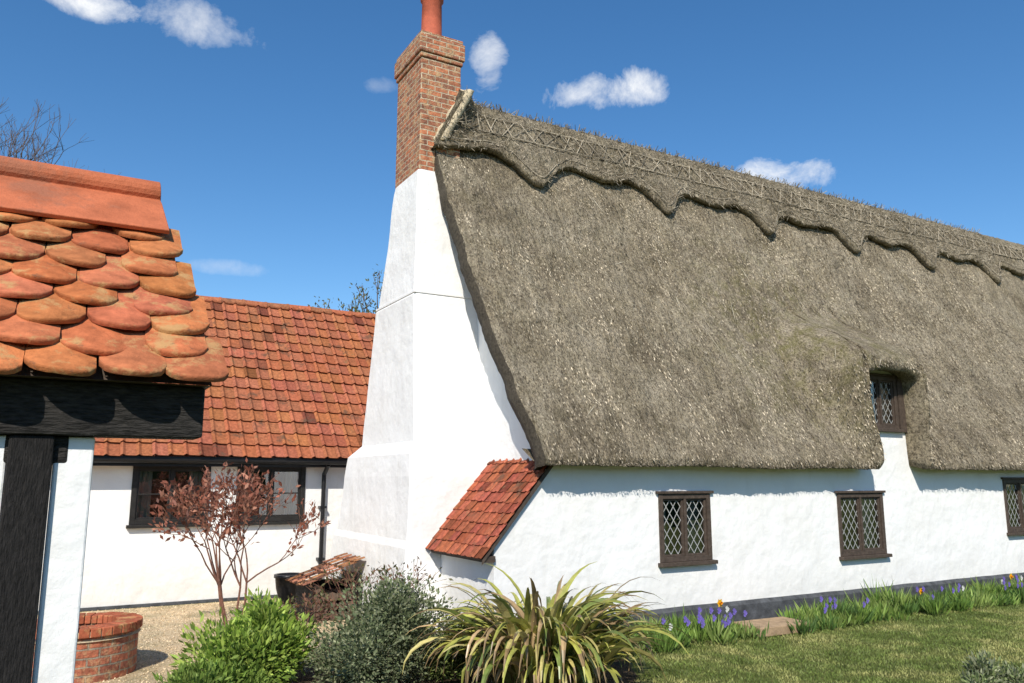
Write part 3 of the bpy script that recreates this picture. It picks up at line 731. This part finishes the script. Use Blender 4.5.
# unseen green backdrop, added behind the viewpoint for the window glass to reflect
V=[];nx_,nzz=120,24
for i in range(nx_):
    for j in range(nzz):
        x=-25+60*i/(nx_-1); z=4.2*j/(nzz-1); V.append((x+.3*nz(x,z,4),-15+.9*nz(x*.6,z*.8)+.5*nz(x*2,z*2)-.15*z,z+.8*nz(x*.5,1)*(j/nzz)))
HG=m_simple("added_hedge_leaves",(.06,.085,.025),.9,.6,3,.1,8)
make_mesh("added_hedge",V,grid_faces(nx_,nzz),[HG])
# ================================================================ CAMERA / LIGHT / SKY
cam=bpy.data.cameras.new("camera"); co=bpy.data.objects.new("camera",cam); scn.collection.objects.link(co)
co.location=(0,0,2.0); co.rotation_euler=(math.radians(90+9.82),0,math.radians(-29.6)); cam.sensor_width=36; cam.lens=28.125; cam.clip_end=2000; cam.clip_start=.05
scn.camera=co
el=math.radians(41); sdir=Vector((-.58,-.815,0)).normalized()*math.cos(el)+Vector((0,0,math.sin(el)))
sl=bpy.data.lights.new("sun",'SUN'); sl.energy=5.0; sl.angle=math.radians(.53); sl.color=(1,.94,.84)
so=bpy.data.objects.new("sun",sl); scn.collection.objects.link(so); so.rotation_euler=sdir.to_track_quat('Z','Y').to_euler()
wd=bpy.data.worlds.new("World"); scn.world=wd; wd.use_nodes=True; nt=wd.node_tree; bg=nt.nodes["Background"]
sky=N(nt,"ShaderNodeTexSky",sky_type='NISHITA'); sky.sun_disc=False; sky.sun_elevation=el; sky.sun_rotation=math.atan2(sdir.x,sdir.y); sky.air_density=1.0; sky.dust_density=.3; sky.ozone_density=3
hs=N(nt,"ShaderNodeHueSaturation"); hs.inputs["Saturation"].default_value=1.25; L(nt,sky.outputs[0],hs.inputs["Color"])
skc=hs.outputs[0]
tc=N(nt,"ShaderNodeTexCoord"); dirv=tc.outputs["Generated"]
nzc=N(nt,"ShaderNodeTexNoise"); nzc.inputs["Scale"].default_value=13; nzc.inputs["Detail"].default_value=9; nzc.inputs["Roughness"].default_value=.66; nzc.inputs["Distortion"].default_value=.3; L(nt,dirv,nzc.inputs["Vector"])
nn=N(nt,"ShaderNodeMath",operation='MULTIPLY_ADD'); nn.inputs[1].default_value=4.0; nn.inputs[2].default_value=-2.0; L(nt,nzc.outputs["Fac"],nn.inputs[0])
def M(op,a,b=None):
    n=N(nt,"ShaderNodeMath",operation=op)
    for i,v in enumerate((a,b)):
        if v is None: continue
        if hasattr(v,"links"): L(nt,v,n.inputs[i])
        else: n.inputs[i].default_value=v
    return n.outputs[0]
def dot(v):
    n=N(nt,"ShaderNodeVectorMath",operation='DOT_PRODUCT'); n.inputs[1].default_value=v; L(nt,dirv,n.inputs[0]); return n.outputs["Value"]
total=None
clouds=[(36.9,27.0,4.4,1.5,1.3),(27.6,28.8,1.7,2.2,1.1),(48.6,20.4,4.2,1.3,1.3),(7.0,29.4,4.2,1.5,.8),(-.8,29.3,3.4,1.1,1.2),(9.4,14.2,2.6,.6,.3),(19.4,27.2,1.4,.7,.3),(36.4,23.8,.9,.5,.4)]
for az,ele,sx_,sy_,den in clouds:
    az=math.radians(az); ele=math.radians(ele)
    c=Vector((math.sin(az)*math.cos(ele),math.cos(az)*math.cos(ele),math.sin(ele))); r=Vector((math.cos(az),-math.sin(az),0)); u=r.cross(c)
    x=M('DIVIDE',dot(r),math.tan(math.radians(sx_))); y=M('DIVIDE',dot(u),math.tan(math.radians(sy_)))
    rr=M('ADD',M('MULTIPLY',x,x),M('MULTIPLY',y,y)); v=M('SUBTRACT',.8,rr); v=M('ADD',v,nn.outputs[0]); v=M('MULTIPLY',v,.66)
    n=N(nt,"ShaderNodeClamp"); L(nt,v,n.inputs[0]); v=M('MULTIPLY',n.outputs[0],den)
    v=M('MULTIPLY',v,M('GREATER_THAN',dot(c),.5))
    lim=N(nt,"ShaderNodeMapRange"); lim.inputs[1].default_value=2.6; lim.inputs[2].default_value=.7; L(nt,rr,lim.inputs[0]); v=M('MULTIPLY',v,lim.outputs[0])
    total=v if total is None else M('MAXIMUM',total,v)
cl=N(nt,"ShaderNodeClamp"); L(nt,total,cl.inputs[0])
mx=N(nt,"ShaderNodeMix",data_type='RGBA'); L(nt,cl.outputs[0],mx.inputs[0]); L(nt,skc,mx.inputs[6]); mx.inputs[7].default_value=(6.9,7.0,7.1,1)
L(nt,mx.outputs[2],bg.inputs["Color"]); bg.inputs["Strength"].default_value=.15
scn.view_settings.view_transform='Standard'; scn.view_settings.look='None'; scn.view_settings.exposure=0
